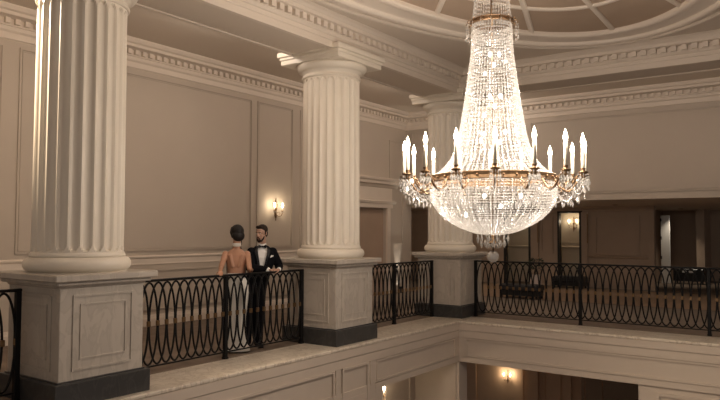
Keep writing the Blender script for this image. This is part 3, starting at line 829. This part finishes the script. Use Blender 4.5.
def head(mb, c, R, neck_to, s=1.0):
    """skull, jaw, brow, nose, chin, ears; local face looks to -Y before the rotation R"""
    c = Vector(c); T = lambda x, y, z: c + R @ Vector((x*s, y*s, z*s))
    mb.ball(T(0,.012,.035), .078*s, 20, 14, (.96,1.16,1.08), rot=R)
    mb.ball(T(0,-.028,-.03), .060*s, 18, 12, (.92,1.0,1.18), rot=R)
    mb.ball(T(0,-.052,-.088), .026*s, 12, 8, (1.3,.9,.8), rot=R)
    for q in (-1,1):
        mb.ball(T(q*.030,-.058,-.018), .024*s, 10, 8, (1,.8,.9), rot=R)
        capsule(mb, T(q*.012,-.083,.032), .010*s, T(q*.042,-.072,.032), .009*s, 8)
        mb.ball(T(q*.078,.012,.0), .024*s, 10, 8, (.30,.62,1.15), rot=R)
    capsule(mb, T(0,-.080,.022), .009*s, T(0,-.103,-.018), .0125*s, 10)
    for q in (-1,1): mb.ball(T(q*.011,-.093,-.021), .0085*s, 8, 6, rot=R)
    mb.ball(T(0,-.086,-.052), .013*s, 10, 6, (1.7,.7,.9), rot=R)
    capsule(mb, T(0,.02,-.04), .054*s, neck_to, .058*s)
def face_bits(parent, c, R, s=1.0):
    c = Vector(c); T = lambda x, y, z: c + R @ Vector((x*s, y*s, z*s))
    for q in (-1,1):
        m = MB(); m.ball(T(q*.030,-.0765,.010), .0115*s, 10, 8, (1.2,.6,.7), rot=R); e = m.build('eye', eyew, parent)
        m = MB(); m.ball(T(q*.029,-.0830,.010), .0055*s, 8, 6, (1,.5,1), rot=R); m.build('iris', eyed, e)
        m = MB(); capsule(m, T(q*.014,-.0915,.031), .0030*s, T(q*.044,-.079,.033), .0025*s, 8); m.build('eyebrow', hairb, parent)
    m = MB(); m.ball(T(0,-.0965,-.052), .008*s, 10, 6, (2.4,.5,.65), rot=R); m.build('lips', lipm, parent)
def hand(mb, wrist, palm_dir, normal, side, curl=.9, s=1.0):
    """palm, four bent fingers of unequal length and a thumb leaving the palm's side"""
    w = Vector(wrist); d = Vector(palm_dir).normalized(); nrm = Vector(normal); nrm = (nrm-d*nrm.dot(d)).normalized(); a = d.cross(nrm)*side
    for q in (-.027,-.009,.009,.027): capsule(mb, w+a*q*.7*s, .015*s, w+d*.078*s+a*q*s, .0125*s, 10)
    for q, L in ((-.030,.060),(-.010,.076),(.010,.082),(.030,.070)):
        p = w+d*.080*s+a*q*s; ang = 0; dd = d
        for f, r in ((.45,.0095),(.32,.0085),(.23,.0075)):
            ang += curl*.55; dd = d*cos(ang)-nrm*sin(ang); p2 = p+dd*L*f*s; capsule(mb, p, r*s, p2, (r-.001)*s, 8); p = p2
    p = w+d*.022*s+a*.024*s; q = p+(a*.8+d*.55-nrm*.25).normalized()*.036*s; r_ = q+(d*.85-nrm*.5+a*.1).normalized()*.032*s; e = r_+(d*.6-nrm*.7-a*.2).normalized()*.024*s
    capsule(mb, p, .014*s, q, .011*s, 8); capsule(mb, q, .011*s, r_, .0095*s, 8); capsule(mb, r_, .0095*s, e, .008*s, 8)

# man: local -Y is his front, +X his left
MT = radians(47)
man = empty('person', 'bearded man in a black tuxedo and bow tie leaning his forearms on the railing', 'person', (-7.02, 7.325, -.012), MT)
mh = Vector((-.012,-.045,1.70)); MR = Matrix.Rotation(radians(-38), 3, 'Z') @ Matrix.Rotation(radians(6), 3, 'X')
Rsh, Lsh = (-.17,-.005,1.44), (.17,-.005,1.44)
Rel, Lel = (-.175,-.17,1.205), (.275,.03,1.20)
Rwr, Lwr = (.085,-.235,1.168), (.255,-.17,1.165)
b = MB()
torso(b, [(.90,0,.02,.155,.105),(.98,0,.02,.165,.11),(1.08,0,.01,.15,.10),(1.20,0,0,.155,.10),(1.34,0,-.01,.175,.11),(1.43,0,-.005,.155,.09),(1.485,0,.0,.09,.065),(1.53,0,0,.06,.055)])
head(b, mh, MR, (0,.0,1.50))
chain(b, [(Rsh,.048),(Rel,.042),(Rwr,.030)]); chain(b, [(Lsh,.048),(Lel,.042),(Lwr,.030)])
hand(b, Rwr, (.9,.12,-.05), (0,.3,1), 1, .8); hand(b, Lwr, (-.75,-.62,.05), (.2,-.1,1), -1, .7)
for q in (-1,1):
    chain(b, [((q*.09,.02,.93),.085),((q*.10,.0,.50),.055),((q*.105,.04,.10),.040)]); capsule(b, (q*.105,.04,.05), .038, (q*.13,-.10,.035), .032)
remesh(b, 'body', skinm, man, .0055, 3)
face_bits(man, mh, MR)
T = lambda x, y, z: mh + MR @ Vector((x, y, z))
m = MB()
m.ball(T(0,.028,.062), .082, 20, 14, (.98,1.13,.98), rot=MR); m.ball(T(0,-.055,.108), .040, 14, 10, (1.5,.7,.6), rot=MR); m.ball(T(0,.055,.0), .070, 16, 12, (1.02,.8,1.0), rot=MR)
for q in (-1,1): capsule(m, T(q*.075,.0,.05), .013, T(q*.073,-.005,-.005), .009, 8)
def mcut(p):
    l = MR.transposed() @ (p-mh); return l.y < -.045 and l.z < .078
remesh(m, 'hair', hairb, man, .006, 3, mcut)
m = MB()
for q in (-1,1):
    chain(m, [(T(q*.060,-.020,-.04),.009),(T(q*.054,-.035,-.068),.013),(T(q*.034,-.058,-.098),.015),(T(0,-.070,-.106),.017)])
    capsule(m, T(q*.026,-.088,-.062), .0075, T(q*.006,-.099,-.038), .0065, 8); capsule(m, T(q*.026,-.088,-.062), .0075, T(q*.02,-.075,-.09), .012, 8)
remesh(m, 'beard', hairb, man, .005, 3)
j = MB()
torso(j, [(.80,0,.03,.195,.14),(.90,0,.025,.19,.135),(1.0,0,.02,.18,.13),(1.10,0,.01,.172,.122),(1.22,0,.0,.178,.122),(1.35,0,-.01,.195,.13),(1.43,0,-.005,.190,.115),(1.49,0,.005,.125,.085),(1.525,0,.01,.085,.07)])
chain(j, [((-.158,0,1.430),.070),(Rel,.060),((.055,-.226,1.176),.050)]); chain(j, [((.158,0,1.430),.070),(Lel,.060),((.268,-.125,1.172),.050)])
def jcut(p): # V opening and the inside of the cuffs / collar
    return (p.y < -.02 and p.z > 1.10 and abs(p.x) < .012+(p.z-1.10)*.20 and abs(p.x) < .085 and p.y > -.19 ) or p.z > 1.535
remesh(j, 'jacket', tux, man, .009, 5, jcut)
s_ = MB()
torso(s_, [(1.06,0,.0,.13,.105),(1.20,0,-.003,.14,.112),(1.34,0,-.012,.16,.122),(1.43,0,-.008,.14,.106),(1.49,0,0,.09,.078),(1.535,0,.0,.066,.066),(1.56,0,0,.064,.062)])
remesh(s_, 'shirt', shirtm, man, .008, 3)
m = MB()
capsule(m, (.050,-.230,1.175), .041, (.092,-.236,1.170), .037, 14); capsule(m, (.266,-.130,1.171), .041, (.259,-.158,1.168), .037, 14); m.build('shirt_cuff', shirtm, man)
bt = MB()
for q in (-1,1):
    v = [(q*.006,-.088,1.515),(q*.058,-.092,1.542),(q*.062,-.096,1.498),(q*.058,-.088,1.485),(q*.006,-.088,1.505),(q*.006,-.104,1.517),(q*.056,-.118,1.540),(q*.062,-.120,1.512),(q*.056,-.116,1.487),(q*.006,-.104,1.503)]
    bt.add(v, [(5,6,7,8,9),(4,3,2,1,0),(0,1,6,5),(1,2,7,6),(2,3,8,7),(3,4,9,8)])
bt.bbox(-.012,.012,-.112,-.08,1.498,1.524,.004); bt.build('bow_tie', satin, man, auto=True)
for q in (-1,1):
    m = MB(); f = lambda x, y, z: (q*x, y, z)
    m.add([f(.012,-.128,1.09),f(.035,-.145,1.25),f(.060,-.148,1.38),f(.072,-.115,1.47),f(.060,-.075,1.525),f(.095,-.075,1.50),f(.115,-.128,1.43),f(.090,-.150,1.36),f(.055,-.146,1.22),f(.02,-.133,1.08)],
          [(0,1,8,9),(1,2,7,8),(2,3,6,7),(3,4,5,6)]); o = m.build('lapel', satin, man); sd = o.modifiers.new('t','SOLIDIFY'); sd.thickness = .006
m = MB(); m.add([(.118,-.140,1.345),(.165,-.118,1.365),(.160,-.123,1.385),(.146,-.134,1.372),(.135,-.137,1.385),(.126,-.141,1.368),(.118,-.142,1.36)], [(0,1,2,3,4,5,6)])
o = m.build('pocket_square', shirtm, man); sd = o.modifiers.new('t','SOLIDIFY'); sd.thickness = .006
tr = MB()
torso(tr, [(.86,0,.03,.175,.125),(.95,0,.025,.175,.125),(1.05,0,.015,.165,.12)])
for q in (-1,1): chain(tr, [((q*.085,.03,.90),.105),((q*.085,.0,.50),.085),((q*.085,.045,.09),.073)])
remesh(tr, 'trousers', tux, man, .010, 4)
for q in (-1,1):
    m = MB(); capsule(m, (q*.105,.055,.048), .042, (q*.13,-.115,.036), .034); m.bbox(q*.118-.045, q*.118+.045, -.14, .09, .004, .022, .006); remesh(m, 'shoe', satin, man, .008, 3)

# his weight rests on the rail: hips and legs swing to his right
def sway(o):
    for ch in o.children:
        if ch.type == 'MESH':
            for v in ch.data.vertices:
                t = max(0, min(1, (1.30-v.co.z)/.55)); v.co.x -= .13*t*t*(3-2*t)
        sway(ch)
sway(man)
man.scale = (.985, .985, .985)

# woman: her back to the lens, leaning on the rail
WT = radians(222)
wo = empty('person', 'dark-haired woman in a backless ivory halter dress, seen from behind at the railing', 'person', (-6.87, 6.66, 0), WT)
wh = Vector((0,-.02,1.655)); WR = Matrix.Rotation(radians(28), 3, 'Z') @ Matrix.Rotation(radians(4), 3, 'X')
hip = (0,-.02,1.0)
b = MB()
torso(b, [(.86,0,-.05,.165,.115),(.94,0,-.035,.172,.118),(1.02,0,-.02,.15,.10),(1.11,0,-.01,.122,.085),(1.20,0,-.005,.125,.083),(1.30,0,-.005,.145,.09),(1.37,0,0,.148,.083),(1.415,0,0,.115,.066),(1.455,0,0,.065,.050)])
head(b, wh, WR, (0,.0,1.46), .93)
Wl, Wr = (.150,0,1.385), (-.150,0,1.385)
Wle, Wre = (.195,.15,1.195), (-.190,.13,1.19)
Wlw, Wrw = (.185,.335,1.160), (-.205,-.07,1.162)
chain(b, [(Wl,.044),(Wle,.034),(Wlw,.023)]); chain(b, [(Wr,.044),(Wre,.034),(Wrw,.023)])
hand(b, Wlw, (-.1,.8,-.12), (0,.2,1), 1, .55, .86); hand(b, Wrw, (.1,-.8,-.1), (0,-.2,1), -1, .5, .86)
for q in (-1,1):
    chain(b, [((q*.085,-.05,.92),.09),((q*.075,-.13,.50),.055),((q*.07,-.17,.13),.035)]); capsule(b, (q*.07,-.165,.10), .030, (q*.08,-.275,.045), .026)
for q in (-1,1): capsule(b, (q*.075,.062,1.36), .030, (q*.045,.062,1.22), .032)      # shoulder blades
remesh(b, 'body', skinw, wo, .0055, 3)
face_bits(wo, wh, WR, .93)
T = lambda x, y, z: wh + WR @ Vector((x, y, z))
m = MB()
m.ball(T(0,.022,.045), .094, 20, 14, (.98,1.12,1.02), rot=WR); m.ball(T(0,.06,-.02), .078, 18, 12, (1.15,.85,1.05), rot=WR); m.ball(T(.0,.075,-.058), .047, 14, 10, (1.45,.8,.8), rot=WR)
for q in (-1,1): chain(m, [(T(q*.045,-.045,.09),.022),(T(q*.076,-.01,.03),.020),(T(q*.07,.03,-.03),.024)])
chain(m, [(T(-.078,-.03,.03),.012),(T(-.092,-.038,-.03),.010),(T(-.088,-.05,-.08),.009),(T(-.096,-.045,-.12),.006),(T(-.09,-.055,-.15),.003)])
def wcut(p):
    l = WR.transposed() @ (p-wh); return l.y < -.055 and l.z < .07 and abs(l.x) < .06
remesh(m, 'hair', hairm, wo, .006, 2, wcut)
m = MB(); m.lathe([(.054,1.488),(.062,1.492),(.061,1.515),(.056,1.535),(.050,1.534),(.051,1.49)], 0, .002, 24, close=False)
m.build('halter_collar', dressm, wo)
d = MB()
rows = [(.02,0,-.20,.20,.15),(.10,0,-.19,.17,.125),(.30,0,-.16,.135,.10),(.50,0,-.125,.135,.10),(.72,0,-.08,.165,.115),(.86,0,-.05,.182,.130),(.95,0,-.035,.184,.130),(1.03,0,-.02,.160,.112),(1.09,0,-.012,.135,.098),(1.125,0,-.01,.130,.094)]
torso(d, rows); remesh(d, 'dress', dressm, wo, .010, 3)
f = MB(); torso(f, [(1.10,0,-.012,.13,.098),(1.20,0,-.012,.135,.096),(1.30,0,-.02,.150,.105),(1.38,0,-.012,.12,.092),(1.44,0,-.008,.075,.07),(1.49,0,-.004,.058,.056)])
remesh(f, 'dress_front', dressm, wo, .009, 3, lambda p: p.y > -.015-.0*p.z)
for q in (-1,1):
    m = MB(); capsule(m, (q*.07,-.16,.075), .032, (q*.08,-.285,.034), .027); capsule(m, (q*.07,-.145,.06), .012, (q*.07,-.14,.012), .007); remesh(m, 'shoe', redm, wo, .006, 2)
